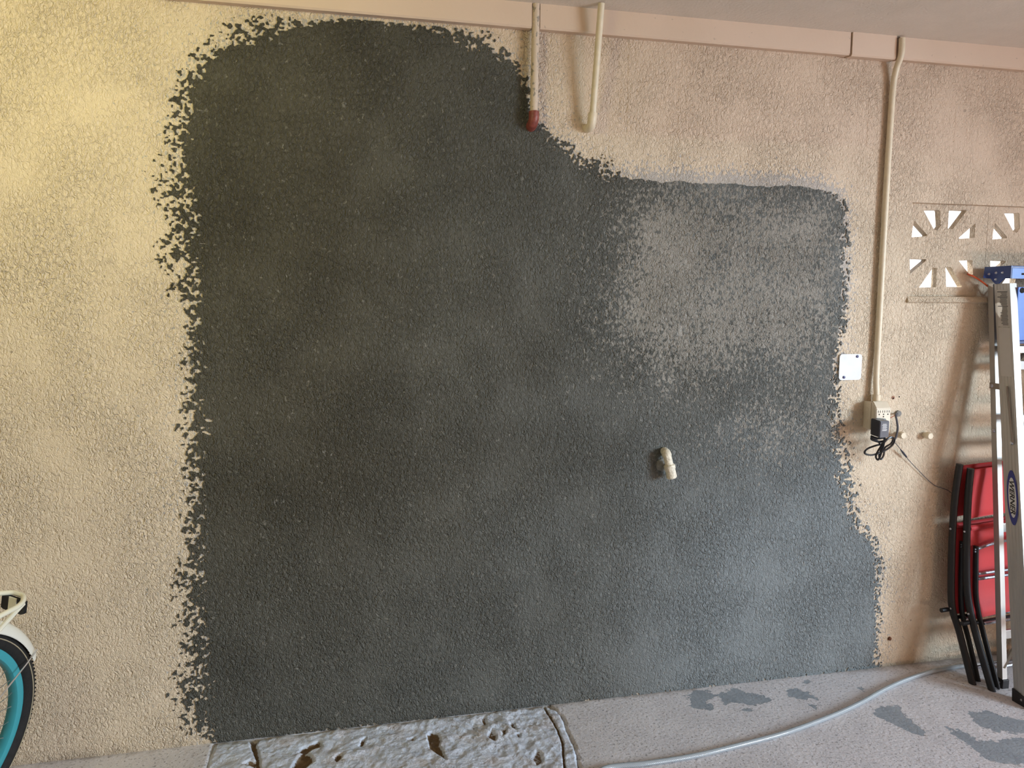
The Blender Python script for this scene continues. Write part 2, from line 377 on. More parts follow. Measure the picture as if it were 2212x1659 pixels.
for i, (y0, y1, z0, z1) in enumerate(((-2.0, .2, 0, CZ), (-6, -4.9, 0, CZ), (-4.9, -2.0, 2.25, CZ))):  # unseen wall pieces, added to narrow the opening that daylight enters
    bm = box(bmesh.new(), XW1, XW1+.15, y0, y1, z0, z1); from_bm('wall_right' if i == 0 else 'trim_%d' % (5+i), bm, WALL, recenter=False, kind='structure')
bm = box(bmesh.new(), XW0, XW1+.4, -6.15, -6, 0, CZ); from_bm('wall_front', bm, WALL, recenter=False, kind='structure')
# rough slab outline and chips on the floor plane
RP = [tuple(G(a, b).xy) for a, b in [(464,1604),(560,1594),(900,1556),(1150,1526),(1190,1522),(1215,1548),(1228,1580),(1243,1615),(1254,1659)]]
RP[0] = (RP[0][0], .0); RP[1] = (RP[1][0], 0.); RP[2] = (RP[2][0], 0.); RP[3] = (RP[3][0], 0.); RP[4] = (RP[4][0], -.002)
RP += [(RP[-1][0]+.02, -.75), (-.50, -.75), (-.455, -.2)]
CH = [[(1486,1505),(1500,1490),(1530,1492),(1545,1502),(1527,1515),(1545,1530),(1520,1533),(1492,1530)],
      [(1553,1500),(1575,1490),(1590,1485),(1600,1494),(1640,1500),(1680,1515),(1650,1518),(1625,1525),(1600,1517),(1570,1522),(1555,1512)],
      [(1700,1490),(1715,1486),(1745,1496),(1772,1512),(1740,1510),(1705,1506)],[(1735,1470),(1750,1472),(1748,1477),(1738,1476)],
      [(1858,1486),(1872,1488),(1870,1495),(1860,1494)],[(1752,1523),(1768,1524),(1762,1530)],
      [(1884,1536),(1905,1525),(1938,1522),(1950,1540),(1975,1560),(2000,1578),(1996,1590),(1960,1580),(1925,1562),(1890,1545)],
      [(2048,1572),(2085,1580),(2110,1600),(2150,1600),(2240,1590),(2260,1659),(2180,1650),(2130,1640),(2100,1615),(2060,1590)],
      [(2090,1540),(2130,1535),(2180,1550),(2240,1560),(2230,1585),(2150,1580),(2110,1565)],[(1606,1530),(1622,1531),(1620,1538),(1608,1537)]]
CH = [[tuple(G(a, b).xy) for a, b in c] for c in CH]
def chip_f(X, Y):
    d = np.full(X.shape, 1e9)
    for c in CH: d = np.minimum(d, sdf(X, Y, c))
    far = (X > 2.6)*.0
    return np.clip(-d/.026, -1.5, 1.5)
def floor_z(X, Y): return np.where(sdf(X, Y, RP) < -.004, -.03, 0.)
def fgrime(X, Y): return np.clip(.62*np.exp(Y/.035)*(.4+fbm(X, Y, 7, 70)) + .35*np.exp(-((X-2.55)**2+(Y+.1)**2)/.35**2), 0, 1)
xs = merge(np.arange(-1.5, 3.2, .01), np.arange(XW0, XW1+8, .4)); ys = merge(np.arange(-1.2, .0, .01), np.arange(-9, -1.2, .4), [0, .2])
me = grid_mesh('floor', xs, ys, floor_z, dict(chip=chip_f, grime=fgrime), plane='xy')
finish('floor', me, FLOOR, recenter=False, kind='structure')
bm = box(bmesh.new(), -14, 30, .2, 24, -.2, -.02); from_bm('ground', bm, simple('pale_driveway', (.62, .55, .47), .8, bump=.002, bscale=30), recenter=False, kind='structure')
# rough broken concrete slab: a lumpy height field with a skirt
PITS = [((1.0),[(645,1624),(655,1612),(690,1602),(694,1612),(672,1618),(664,1625)]),(1,[(640,1642),(655,1622),(672,1634),(676,1645),(660,1659),(630,1659)]),(1,[(722,1640),(727,1632),(737,1630),(738,1636),(728,1645)]),
        (.9,[(776,1610),(782,1598),(790,1593),(786,1603),(780,1610)]),(1,[(924,1588),(932,1578),(944,1582),(951,1594),(948,1610),(955,1622),(962,1640),(950,1632),(938,1624),(928,1614)]),
        (1,[(540,1600),(560,1590),(553,1612),(560,1634),(561,1659),(552,1659),(553,1640),(544,1620)]),(.7,[(525,1652),(540,1642),(556,1646),(552,1657)]),
        (.8,[(1052,1590),(1062,1580),(1072,1590),(1070,1600),(1058,1596)]),(.7,[(1085,1575),(1094,1572),(1094,1586),(1086,1590)]),(.8,[(1100,1565),(1108,1563),(1117,1576),(1106,1573)]),(.8,[(1116,1585),(1124,1583),(1122,1592)]),
        (.6,[(1150,1640),(1160,1618),(1170,1628),(1172,1645),(1160,1650)]),(.7,[(880,1597),(895,1592),(893,1599)]),(.7,[(1040,1550),(1048,1548),(1052,1572),(1046,1566)]),
        (.6,[(1016,1566),(1024,1570),(1032,1580),(1022,1575)]),(.8,[(1182,1526),(1196,1524),(1203,1532),(1198,1536)])]
PITS = [(a, [tuple(G(x, y).xy) for x, y in p]) for a, p in PITS]
CRK = [[(1176,1530),(1185,1545),(1196,1562),(1206,1582),(1215,1605),(1217,1635),(1220,1665)],[(1207,1540),(1223,1562),(1236,1585),(1246,1620),(1252,1665)]]
CRK = [[np.array(G(x, y).xy) for x, y in c] for c in CRK]
def pit_f(X, Y):
    p = np.zeros(X.shape)
    for a, q in PITS: p = np.maximum(p, a*np.clip(.5-sdf(X, Y, q)/.010, 0, 1))
    return p
def crk_d(X, Y):
    d = np.full(X.shape, 9.)
    for c in CRK:
        for a, b in zip(c[:-1], c[1:]):
            e = b-a; t = np.clip(((X-a[0])*e[0]+(Y-a[1])*e[1])/(e@e), 0, 1); d = np.minimum(d, np.hypot(X-a[0]-t*e[0], Y-a[1]-t*e[1]))
    return d
def rough_z(X, Y):
    n = fbm(X, Y, 12, 5, 4, .55); r = 1-np.abs(2*fbm(X+n*.05, Y, 16, 9, 3)-1)
    z = -.001+.010*(n-.3)+.008*(r-.7)+.0055*(fbm(X, Y, 55, 19, 3)-.5)
    # chisel marks
    c = G(1065, 1575); m = np.exp(-(((X-c.x)/.13)**2+((Y-c.y)/.07)**2))
    z = z + m*.017*(np.mod((X*.8+Y*.9+.02*n)/.028, 1)-.5)
    z = z - .016*pit_f(X, Y)*(.6+.8*fbm(X, Y, 50, 12)) - .014*np.clip(1-crk_d(X, Y)/.005, 0, 1)
    e = sdf(X, Y, RP); z = np.where(e > -.012, z-.010*np.clip((e+.012)/.012, 0, 1), z)
    return np.where(e > -.0005, -.02, np.maximum(z, -.022))
xs = np.arange(-.52, .93, .0035); ys = np.arange(-.76, .001, .0035)
me = grid_mesh('rough_concrete_patch', xs, ys, rough_z, dict(pit=lambda X, Y: np.maximum(pit_f(X, Y), np.clip(1.2-crk_d(X, Y)/.006, 0, 1))), lambda x, y: sdf(x, y, RP) > .004, plane='xy')
o = finish('rough_concrete_patch', me, ROUGH, smooth='all')
tag(o, 'rough lumpy grey-white concrete patch with brown pits along the wall base', 'concrete patch')
# ------------------------------------------------------------------ cement coat on the wall
def iso_sheet(xs, zs, f, y0, yb, B=8):
    nz, nx = f.shape; X, Z = np.meshgrid(xs, zs); pos = f > 0
    V, F = [], []; cnt = 0
    def add(P):                                    # P: (n,3,2) triangles
        nonlocal cnt
        n = len(P)
        if not n: return
        v = np.empty((n*3, 3)); v[:,0] = P[:,:,0].ravel(); v[:,2] = P[:,:,1].ravel(); v[:,1] = y0
        V.append(v); F.append(np.arange(n*3).reshape(n, 3)+cnt); cnt += n*3
    cell = pos[:-1,:-1] & pos[1:,:-1] & pos[:-1,1:] & pos[1:,1:]; done = np.zeros_like(cell)
    big = []
    for j in range(0, nz-1-B+1, B):
        for i in range(0, nx-1-B+1, B):
            if cell[j:j+B, i:i+B].all(): done[j:j+B, i:i+B] = True; big.append((xs[i], zs[j], xs[i+B], zs[j+B]))
    q = np.array(big)
    for a, b, c in (((0,1),(2,1),(2,3)), ((0,1),(2,3),(0,3)))[:]:
        add(np.stack([q[:, list(a)], q[:, list(b)], q[:, list(c)]], 1))
    J, I = np.nonzero(~done & (pos[:-1,:-1] | pos[1:,:-1] | pos[:-1,1:] | pos[1:,1:]))
    skirts = []
    for tri in (((0,0),(0,1),(1,1)), ((0,0),(1,1),(1,0))):
        P = np.stack([np.stack([xs[I+b], zs[J+a]], 1) for a, b in tri], 1); fv = np.stack([f[J+a, I+b] for a, b in tri], 1)
        k = (fv > 0).sum(1); add(P[k == 3])
        for want in (1, 2):
            m = k == want; p, g = P[m], fv[m]
            if not len(p): continue
            odd = np.argmax(g > 0, 1) if want == 1 else np.argmax(g <= 0, 1); r = np.arange(len(p))
            A, Bq, C = p[r, odd], p[r, (odd+1)%3], p[r, (odd+2)%3]; ga, gb, gc = g[r, odd], g[r, (odd+1)%3], g[r, (odd+2)%3]
            AB = A+(Bq-A)*(ga/(ga-gb))[:,None]; AC = A+(C-A)*(ga/(ga-gc))[:,None]
            if want == 1: add(np.stack([A, AB, AC], 1)); skirts.append((AB, AC))
            else: add(np.stack([AB, Bq, C], 1)); add(np.stack([AB, C, AC], 1)); skirts.append((AC, AB))
    for a, b in skirts:
        n = len(a); v = np.empty((n, 4, 3)); v[:,0,[0,2]] = a; v[:,1,[0,2]] = b; v[:,2,[0,2]] = b; v[:,3,[0,2]] = a
        v[:,:2,1] = y0; v[:,2:,1] = yb; V.append(v.reshape(-1, 3)); i = np.arange(n)*4+cnt
        F.append(np.concatenate([np.stack([i, i+3, i+2], 1), np.stack([i, i+2, i+1], 1)])); cnt += n*4
    return np.concatenate(V), np.concatenate(F)
xs = np.arange(-.80, 2.36, .0036); zs = np.arange(.0005, 2.436, .0036); X, Z = np.meshgrid(xs, zs)
sd, wv = sdf(X, Z, PATCH, PW)
n = .62*vnoise(X+.3*vnoise(X, Z, 60, 3)/60, Z, 150, 1)+.38*vnoise(X, Z*.9, 75, 2); n = np.argsort(np.argsort(n.ravel())).reshape(n.shape)/n.size
wv = wv*(.55+.9*fbm(X, Z, 9, 21, 2))*np.where(X < .2, 1.45, 1.1)
big = vnoise(X, Z, 24, 31)*.25
f = (n*.9+big*.45) - (sd+.34*wv)/(1.42*wv+1e-4); f = np.where(sd > wv*1.15, -1, np.where(sd < -.5*wv-.006, 1, f)); f[:,0] = f[:,-1] = -1; f[-1] = -1
V, F = iso_sheet(xs, zs, f, -.0032, .0)
def soft(d, w_): return np.clip(.5-d/w_, 0, 1)
vx, vz = V[:,0], V[:,2]
dd = sdf(vx, vz, DRY); dry = soft(dd+.05*(fbm(vx, vz, 9, 41)-.5), .34)*(.44+.40*fbm(vx, vz, 5, 44)); dry = dry*(.8+.2*soft(dd+.1, .2))
lowr = np.clip((vx-.9)/1.1, 0, 1)*np.clip((1.15-vz)/.6, 0, 1); bot = np.clip((.9-vz)/.9, 0, 1)
dry = np.maximum(dry, .42*np.exp(-(((vx-1.75)/.45)**2+((vz-1.05)/.2)**2))*(.6+.8*fbm(vx, vz, 8, 47)))
pale = np.clip(.85*lowr+.20*bot+.42*np.clip((vx-.0)/1.5, 0, 1)*(.6+.8*fbm(vx, vz, 3, 48)), 0, 1)  # painted cool light and drying: bluer and lighter towards bottom and right
scr = np.zeros(len(vx))
for px, py, L in [(1482,640,.10),(1488,670,.05),(1415,700,.09),(1490,735,.06),(1470,715,.04),(1440,690,.03)]:
    c = W(px, py); scr = np.maximum(scr, np.exp(-((vx-c.x)/.007)**2)*(np.abs(vz-c.z) < L/2))
me = arrays_mesh('cement_coat', V, F, dict(dry=dry, pale=pale, scrape=scr))
o = finish('cement_coat', me, CEMENT)
tag(o, 'large dark grey cement coat with speckled edges troweled over the cream wall', 'cement patch')
# ------------------------------------------------------------------ boards under the ceiling
BZ = 2.439
def board(x0, x1, yf=-.038, zb=BZ):
    bm = bmesh.new()
    prism(bm, [(x0, 0, zb+.003), (x0, yf+.005, zb), (x0, yf, zb+.006), (x0, yf, CZ), (x0, 0, CZ)], (x1-x0, 0, 0))
    return bm
xb = [W(300, 0).x-2, W(1149, 60, .038).x, W(1167, 60, .038).x, W(1838, 90, .038).x, W(1840, 90, .038).x, W(1942, 100, .042).x, W(1945, 100, .038).x, W(1952, 100, .038).x, W(1954, 100, .038).x, 4.2]
for i, (a, b, yf, zb) in enumerate(((XW0, xb[1], -.038, BZ), (xb[2], xb[3], -.038, BZ), (xb[4], xb[5]-.012, -.044, BZ-.004), (xb[6]-.001, xb[7], -.036, BZ), (xb[8], 4.2, -.038, BZ))):
    from_bm('trim_%d' % (i+1), board(a, b, yf, zb), BOARD, recenter=False, kind='structure')
# ------------------------------------------------------------------ breeze-block vent
FL = [[(207,210),(285,297),(283,304),(192,311),(196,270)], [(262,148),(357,148),(361,155),(366,243),(346,270),(326,266)], [(415,148),(520,148),(518,156),(438,262),(408,260)],
      [(573,228),(568,315),(476,320),(474,314)], [(180,440),(280,443),(276,452),(182,530)], [(320,492),(343,495),(337,610),(236,611)], [(394,490),(425,488),(493,603),(487,609),(398,607)], [(472,450),(554,448),(558,532),(541,538)]]
s_ = 600/1659
petals = [[W(1900+x*s_, 400+y*s_, -.026).xz for x, y in p] for p in FL]
vent = thing('breeze_block_vent', 'cream breeze-block vent with radiating petal openings behind the stepladder', 'vent', (VX0+.385, .1, VZ0))
for k in range(2):
    bm = bmesh.new(); dx = k*.385; x0, x1 = VX0+dx+.0008, VX0+dx+.385-.0008
    loops = [[(x0, VZ0), (x1, VZ0), (x1, VZ1), (x0, VZ1)]]
    for p in petals: loops.append([(max(a+dx, x0+.004), b) for a, b in p])
    es = []
    for L in loops:
        vs = [bm.verts.new((a, .026, b)) for a, b in L]; es += [bm.edges.new((vs[i], vs[(i+1)%len(vs)])) for i in range(len(vs))]
    bmesh.ops.triangle_fill(bm, use_beauty=True, use_dissolve=False, edges=es)
    r = bmesh.ops.extrude_face_region(bm, geom=list(bm.faces))
    for v in [g for g in r['geom'] if isinstance(g, bmesh.types.BMVert)]: v.co.y = .054
    from_bm('breeze_block', bm, WALL, vent)
# thin sill lip under the vent
bm = bmesh.new(); prism(bm, [(VX0, .026, VZ0+.003), (VX0, -.003, VZ0-.004), (VX0, -.012, VZ0-.020), (VX0, .001, VZ0-.026)], (.77, 0, 0)); from_bm('sill', bm, WALL, vent)
# ------------------------------------------------------------------ pipes
p0, p1 = W(1158, 5, .03), W(1153, 248, .032); p0.z = CZ-.0005
t = thing('spattered_pipe', 'paint-spattered vertical pipe with a dark red elbow at its foot', 'pipe', (p1.x, -.03, p1.z), group=None)
from_bm('pipe', T([p0, p1], .0135, n=16), SPAT, t, smooth=True)
q = [p1+Vector((0, -.002, .010)), p1+Vector((0, -.002, -.012)), p1+Vector((-.002, .008, -.028)), p1+Vector((-.003, .036, -.034))]
from_bm('elbow', T(smooth_path(q, 5), .018, n=16), RUST, t, smooth=True)['label'] = 'dark red elbow'
p0, p1 = W(1299, 12, .09), W(1280, 252, .042); p0.z = CZ-.0005
t = thing('cream_pipe', 'clean cream pipe leaning from the ceiling to a rounded elbow on the wall', 'pipe', (p1.x, p1.y, p1.z))
from_bm('pipe', T([p0, p1], .0115, n=16), PIPE, t, smooth=True)
q = [p1+Vector((0, 0, .012)), p1+Vector((-.002, 0, -.012)), p1+Vector((-.003, .012, -.030)), p1+Vector((-.006, .044, -.032))]
from_bm('elbow', T(smooth_path(q, 5), .0155, n=16), PIPE, t, smooth=True)
cxx = 2.083
t = thing('electrical_conduit', 'long cream conduit running down the wall to the outlet box', 'conduit', (cxx, -.02, 1.13))
P = [(2.088, -.020, 2.47), (2.086, -.018, 2.3), (cxx, -.018, 1.9), (cxx, -.018, 1.35), (cxx-.002, -.022, 1.22), (cxx, -.026, 1.16), (cxx, -.026, 1.1301)]
P[0] = (2.088, -.052, 2.51); P.insert(1, (2.088, -.052, 2.45)); P.insert(2, (2.087, -.03, 2.40))
from_bm('conduit', T(smooth_path(P, 6), .0115, n=14), PIPE, t, smooth=True)
from_bm('connector', cyl(bmesh.new(), (cxx, -.026, 1.131), (cxx, -.026, 1.158), .0155, 12), PIPE, t, smooth=True)
# elbow fitting coming out of the cement coat
t = thing('elbow_fitting', 'crusty white pipe elbow sticking out of the dark cement coat', 'pipe fitting', W(1441, 1033, .05))
a, b = W(1441, 982, .040), W(1451, 1030, .044)
from_bm('elbow', T(smooth_path([a+Vector((.004, .044, .006)), a+Vector((.002, .022, .006)), a+Vector((0,0,-.004)), a.lerp(b, .45)], 6), [.0145]*4+[.016]*4+[.0175]*5+[.0155]*6, n=18), CRUST, t, smooth=True)
from_bm('coupling', T([a.lerp(b, .42), a.lerp(b, .48), a.lerp(b, .62), a.lerp(b, .68), a.lerp(b, 1.0), a.lerp(b, 1.06)], [.014, .021, .0215, .0185, .020, .0165], n=18), CRUST, t, smooth=True)
c = W(1431, 1003, 0); bm = bmesh.new(); bmesh.ops.create_icosphere(bm, subdivisions=4, radius=.026)
for v in bm.verts:
    v.co *= 1+.3*(vnoise(v.co.x, v.co.z+v.co.y, 110, 8)-.5); v.co.y *= .35; v.co += Vector((c.x, -.002, c.z))
from_bm('mortar_lump', bm, LUMP, t, smooth='all')
# pipe stubs beyond the outlet
for (px, py, lab) in ((1951, 941, 'short capped pipe stub under the outlet cable, nearer the outlet'), (2009, 942, 'short capped pipe stub nearer the red chairs')):
    p = W(px, py, .030)
    t = thing('pipe_stub', lab, 'pipe', (p.x, 0, p.z), group='pipe stubs in the wall')
    from_bm('pipe', cyl(bmesh.new(), (p.x, .002, p.z), (p.x, -.022, p.z), .011, 16), PIPE, t, smooth=True)
    from_bm('cap', T([(p.x, -.010, p.z), (p.x, -.013, p.z), (p.x, -.031, p.z), (p.x, -.034, p.z)], [.012, .0145, .0145, .012], n=8), PIPE, t)
# blank cover plate
a, b = W(1812, 765), W(1857, 820); x0, x1, z0, z1 = a.x, b.x, b.z, a.z
t = thing('cover_plate', 'pale square blank cover plate with two dark screws at the cement edge', 'cover plate', ((x0+x1)/2, 0, z0))
bm = bmesh.new(); R_ = .012; pts = []
for cx_, cz_, a0 in ((x1-R_, z1-R_, 0), (x0+R_, z1-R_, 90), (x0+R_, z0+R_, 180), (x1-R_, z0+R_, 270)):
    for k in range(5): an = math.radians(a0+k*22.5); pts.append((cx_+R_*math.cos(an), -.0075, cz_+R_*math.sin(an)))
prism(bm, pts, (0, .008, 0)); from_bm('plate', bm, PLATE, t)
for px, py in ((1852, 770), (1823, 815)):
    p = W(px, py, .008); from_bm('screw', T([(p.x, -.006, p.z), (p.x, -.0095, p.z), (p.x, -.0105, p.z)], [.0055, .0055, .003], n=12), NAVY, t, smooth=True)
# ------------------------------------------------------------------ outlet box with six-way tap, power adapter, cords
ox0, ox1 = 2.046, 2.118
t = thing('outlet_box', 'cream surface outlet box with a six-way outlet tap, below the conduit', 'outlet', ((ox0+ox1)/2, 0, 1.02))
bm = box(bmesh.new(), ox0, ox1, -.044, 0, 1.022, 1.130, .004); from_bm('box', bm, BEIGE, t, smooth=True)
for z in (1.052, 1.076, 1.10): from_bm('knockout', cyl(bmesh.new(), (ox0+.001, -.022, z), (ox0-.0008, -.022, z), .009, 14), BEIGE, t)
tx0, tx1 = ox0+.002, ox1-.004
bm = bmesh.new(); prism(bm, [(tx0, -.044, 1.010), (tx0, -.074, 1.010), (tx0, -.074, 1.108), (tx0, -.052, 1.134), (tx0, -.044, 1.134)], (tx1-tx0, 0, 0))
bmesh.ops.bevel(bm, geom=list(bm.edges), offset=.0025, segments=2, affect='EDGES'); tap = from_bm('outlet_tap', bm, BEIGE, t, smooth=True)
for k in range(3):
    cx_ = tx0+.014+k*.0195
    for dx in (-.0045, .0045): from_bm('slot', box(bmesh.new(), cx_+dx-.0009, cx_+dx+.0009, -.0748, -.070, 1.092, 1.101), HOLE, tap)
    from_bm('ground_hole', cyl(bmesh.new(), (cx_, -.070, 1.0855), (cx_, -.0748, 1.0855), .0026, 10), HOLE, tap)
from_bm('ground_hole', cyl(bmesh.new(), (tx0+.0335, -.070, 1.0765), (tx0+.0335, -.0748, 1.0765), .0026, 10), HOLE, tap)
ax0, ax1, az0, az1 = 2.024, 2.066, 1.004, 1.068
t = thing('power_adapter', 'boxy black power adapter plugged into the front of the cream outlet tap', 'power adapter', ((ax0+ax1)/2, -.1, az0))
bm = bmesh.new(); prism(bm, [(ax0, -.0755, az0+.004), (ax0, -.13, az0), (ax0, -.13, az1), (ax0, -.0755, az1+.004)], (ax1-ax0, 0, 0))
bmesh.ops.bevel(bm, geom=list(bm.edges), offset=.0025, segments=2, affect='EDGES'); from_bm('case', bm, SLATE, t, smooth=True)
bm = box(bmesh.new(), ax0+.004, ax1+.018, -.088, -.0755, az0+.012, az1+.002, .003); from_bm('back_flange', bm, SLATE, t, smooth=True)
bm = bmesh.new(); r = random.Random(2)
for i in range(7):
    z = az1-.012-i*.0042; a = ax0+.009+r.random()*.003; box(bm, a, a+.022-r.random()*.006, -.1306, -.1299, z-.0008, z+.0008)
from_bm('label_print', bm, WHITE, t)
def WP(L): return [W(x, y, o) for x, y, o in L]
cord = WP([(1913,912,.125),(1912,935,.12),(1909,960,.10),(1904,978,.09),(1897,993,.08),(1892,986,.075),(1898,972,.08),(1912,953,.09),(1925,944,.09),(1932,950,.085),(1927,962,.08),(1908,975,.075),(1883,983,.07),(1868,979,.065),(1873,970,.06),(1890,963,.065),(1907,958,.07),(1920,946,.075),(1929,947,.07),(1925,958,.065),(1912,967,.06),(1909,983,.06),(1903,992,.06),(1899,984,.065),(1904,965,.07),(1893,950,.07),(1882,944,.075)])
from_bm('power_cord', T(smooth_path(cord, 6), .0038, n=8), BLACK, t, smooth=True)
bm = bmesh.new(); tube(bm, smooth_path(WP([(1881,942,.08),(1895,947,.09),(1909,946,.09),(1912,952,.08),(1898,954,.075),(1883,949,.075),(1884,944,.08)]), 5), .0045, n=8)
from_bm('cord_bundle', bm, BLACK, t, smooth=True)
t = thing('wall_cable', 'grey cable bending down out of a grommet right of the outlet', 'cable', W(1937, 896))
p = W(1939, 893); from_bm('grommet', T([(p.x, .002, p.z), (p.x, -.008, p.z), (p.x, -.010, p.z)], [.013, .012, .007], n=16), LUMP, t, smooth=True)
from_bm('cable', T(smooth_path([W(1939,893,0), W(1935,896,.022), W(1937,908,.028), W(1939,925,.024), W(1936,942,.022), W(1932,950,.03)], 6), .0042, n=10), CORDG, t, smooth=True)
from_bm('wire', T(smooth_path([W(1935,897,.02), W(1928,900,.03), W(1919,905,.06)], 5), .002, n=8), COPPER, t, smooth=True)
t = thing('thin_lead', 'thin dark lead with an inline plug sagging from the outlet to the red chairs', 'cable', W(1950, 968, .02))
L = WP([(1932,955,.04),(1940,964,.03),(1950,977,.02),(1965,996,.012),(1988,1020,.010),(2008,1040,.008),(2022,1050,.008),(2040,1056,.010),(2054,1064,.012),(2075,1085,.012)])
from_bm('lead', T(smooth_path(L, 6), .0014, n=8), CORDG, t, smooth=True)
from_bm('inline_plug', T([L[1].lerp(L[2], .5), L[2], L[2].lerp(L[3], .5), L[2].lerp(L[3], .6)], [.0018, .0042, .0038, .0018], n=10), SLATE, t, smooth=True)
# rusty anchor, pock marks
p = W(1921, 1379); tag(from_bm('rusty_anchor', T([(p.x, .001, p.z), (p.x, -.006, p.z), (p.x+.001, -.008, p.z+.001)], [.0085, .0075, .003], n=9), ORUST), 'small rusty anchor in the wall low down, right of the cement coat', 'wall anchor')
t = thing('wall_hole', 'small chipped screw hole above and right of the outlet box', 'hole', W(1929, 860))
p = W(1929, 859); from_bm('chip', T([(p.x, .0005, p.z), (p.x, -.0015, p.z)], .0075, n=7), simple('chipped_red_brown', (.33, .17, .11), .9), t)
from_bm('hole', T([(p.x, .0005, p.z-.002), (p.x, -.0022, p.z-.002)], .0032, n=7), HOLE, t)
p = W(1942, 857); from_bm('hole', T([(p.x, .0005, p.z), (p.x, -.0018, p.z)], .003, n=7), HOLE, t)
# ------------------------------------------------------------------ hose
hp = [(1.0,-1.3),(.86,-.95),(.775,-.62),(.785,-.48),(.827,-.432),(.97,-.437),(1.139,-.431),(1.324,-.405),(1.524,-.369),(1.756,-.303),(1.918,-.244),(2.06,-.182),(2.221,-.125),(2.40,-.085),(2.60,-.075),(2.85,-.10),(3.2,-.12)]
hr = .0085
tag(from_bm('clear_hose', T(smooth_path([(x, y-.004, hr) for x, y in hp], 10), hr, n=14), HOSE, smooth=True), 'clear braided hose curving across the worn floor to the chairs', 'hose')
# ------------------------------------------------------------------ folding chairs (local x along the width)
def chair(x, yaw, prof, leg, lab, armz, lowz):
    t = thing('folding_chair', lab, 'chair', (x, 0, 0), yaw, 'folded red chairs leaning on the wall')
    wd = .50
    sp_ = smooth_path([(0, y, z) for y, z in prof], 6)
    def yat(z):
        b = min(sp_, key=lambda p: abs(p.z-z)); return b.y
    for sx in (0, wd):
        fr = from_bm('side_frame', T([Vector((sx, p.y, p.z)) for p in sp_], 0, n=12, sq=(.012, .015, Vector((0, 1, .01)))), BTUBE, t, smooth=True, local=True)
        for zz in (.27, .60):
            q = Vector((sx-.012 if sx == 0 else sx+.012, yat(zz), zz))
            from_bm('bolt', T([q, q+Vector((-.0035 if sx == 0 else .0035, 0, 0))], [.005, .003], n=8), STEEL, fr, local=True)
    d = .030
    lp = smooth_path([(0, y, z) for y, z in leg], 6)
    for sx in (d, wd-d):
        lg = from_bm('leg', T([Vector((sx, p.y, p.z)) for p in lp], 0, n=12, sq=(.007, .012, Vector((0, 1, .01)))), BTUBE, t, smooth=True, local=True)
        for dz in (-.012, -.022):
            q = Vector((sx-.007 if sx == d else sx+.007, leg[0][0]-.004, leg[0][1]+dz)); from_bm('bolt', T([q, q+Vector((-.003 if sx == d else .003, 0, 0))], [.004, .003], n=8), STEEL, lg, local=True)
    y1, z1 = leg[0]
    bar = lambda ya, za, yb=None, r=.0065, up=0, name='crossbar': from_bm(name, T(smooth_path([(d+.004, ya, za), (d+.10, ya-.002, za+up*.75), (wd/2, ya-.004, za+up), (wd-d-.10, ya-.002, za+up*.75), (wd-d-.004, ya, za)], 4), r, n=8), STEEL, t, smooth=True, local=True)
    bar(y1-.002, z1-.012, up=.022)
    bar(yat(.42)-.022, .430); bar(yat(.42)-.022, .408)
    bar(yat(.24)-.018, .236)
    from_bm('crossbar', T([(.0, yat(.235), .235), (wd, yat(.235), .235)], .008, n=8), BTUBE, t, smooth=True, local=True)
    yl = min(lp, key=lambda p: abs(p.z-lowz)).y+.022; bar(yl, lowz, r=.0075)
    # slings
    def sling(name, z0, z1, dy, sag, th=.0035):
        bm = bmesh.new(); nx, nz = 14, 12; rows = []
        for side in (0, 1):
            g = []
            for j in range(nz+1):
                z = z0+(z1-z0)*j/nz; row = []
                for i in range(nx+1):
                    u = i/nx; xx = .004+(wd-.008)*u
                    e = 1 if j in (0, nz) else 0
                    row.append(bm.verts.new((xx, yat(z)+dy+sag*4*u*(1-u)+(th if side else 0)+(.003*e if not side else -.002*e), z+.004*4*u*(1-u))))
                g.append(row)
            rows.append(g)
        for g in rows:
            for j in range(nz):
                for i in range(nx): bm.faces.new((g[j][i], g[j][i+1], g[j+1][i+1], g[j+1][i]))
        a, b = rows
        for j in range(nz):
            for i in (0, nx): bm.faces.new((a[j][i], a[j+1][i], b[j+1][i], b[j][i]))
        for i in range(nx):
            for j in (0, nz): bm.faces.new((a[j][i], a[j][i+1], b[j][i+1], b[j][i]))
        return from_bm(name, bm, RED, t, smooth=True, local=True)
    top = prof[0][1]
    sling('back_sling', .648, top-.008, .0, .012)
    sling('seat_sling', .247, .600, -.004, .006)
    from_bm('seat_hem', T([(.008, yat(.61)-.002, .612), (wd/2, yat(.61)+.004, .616), (wd-.008, yat(.61)-.002, .612)], .012, n=12), RED, t, smooth=True, local=True)
    for sx in (-.012, wd+.012):
        from_bm('arm_end', T([(sx, yat(armz)+.012, armz), (sx-.035 if sx < 0 else sx+.035, yat(armz)+.012, armz)], .009, n=10), BTUBE, t, smooth=True, local=True)
    return t
chair(2.44, math.radians(5.5), [(-.078,.871),(-.067,.743),(-.065,.603),(-.070,.463),(-.085,.282),(-.128,.186),(-.199,.012),(-.203,.0)], [(-.088,.55),(-.094,.40),(-.108,.261),(-.150,.15),(-.198,.02),(-.203,.006)],
      'black-framed red folding chair, the one nearest the wall', .262, .045)
chair(2.462, math.radians(6.5), [(-.107,.859),(-.104,.731),(-.110,.579),(-.122,.408),(-.140,.309),(-.184,.187),(-.262,.010),(-.266,.0)], [(-.130,.542),(-.136,.447),(-.150,.31),(-.200,.17),(-.258,.028),(-.264,.006)],
      'black-framed red folding chair in front, nearer the stepladder', .235, .062)
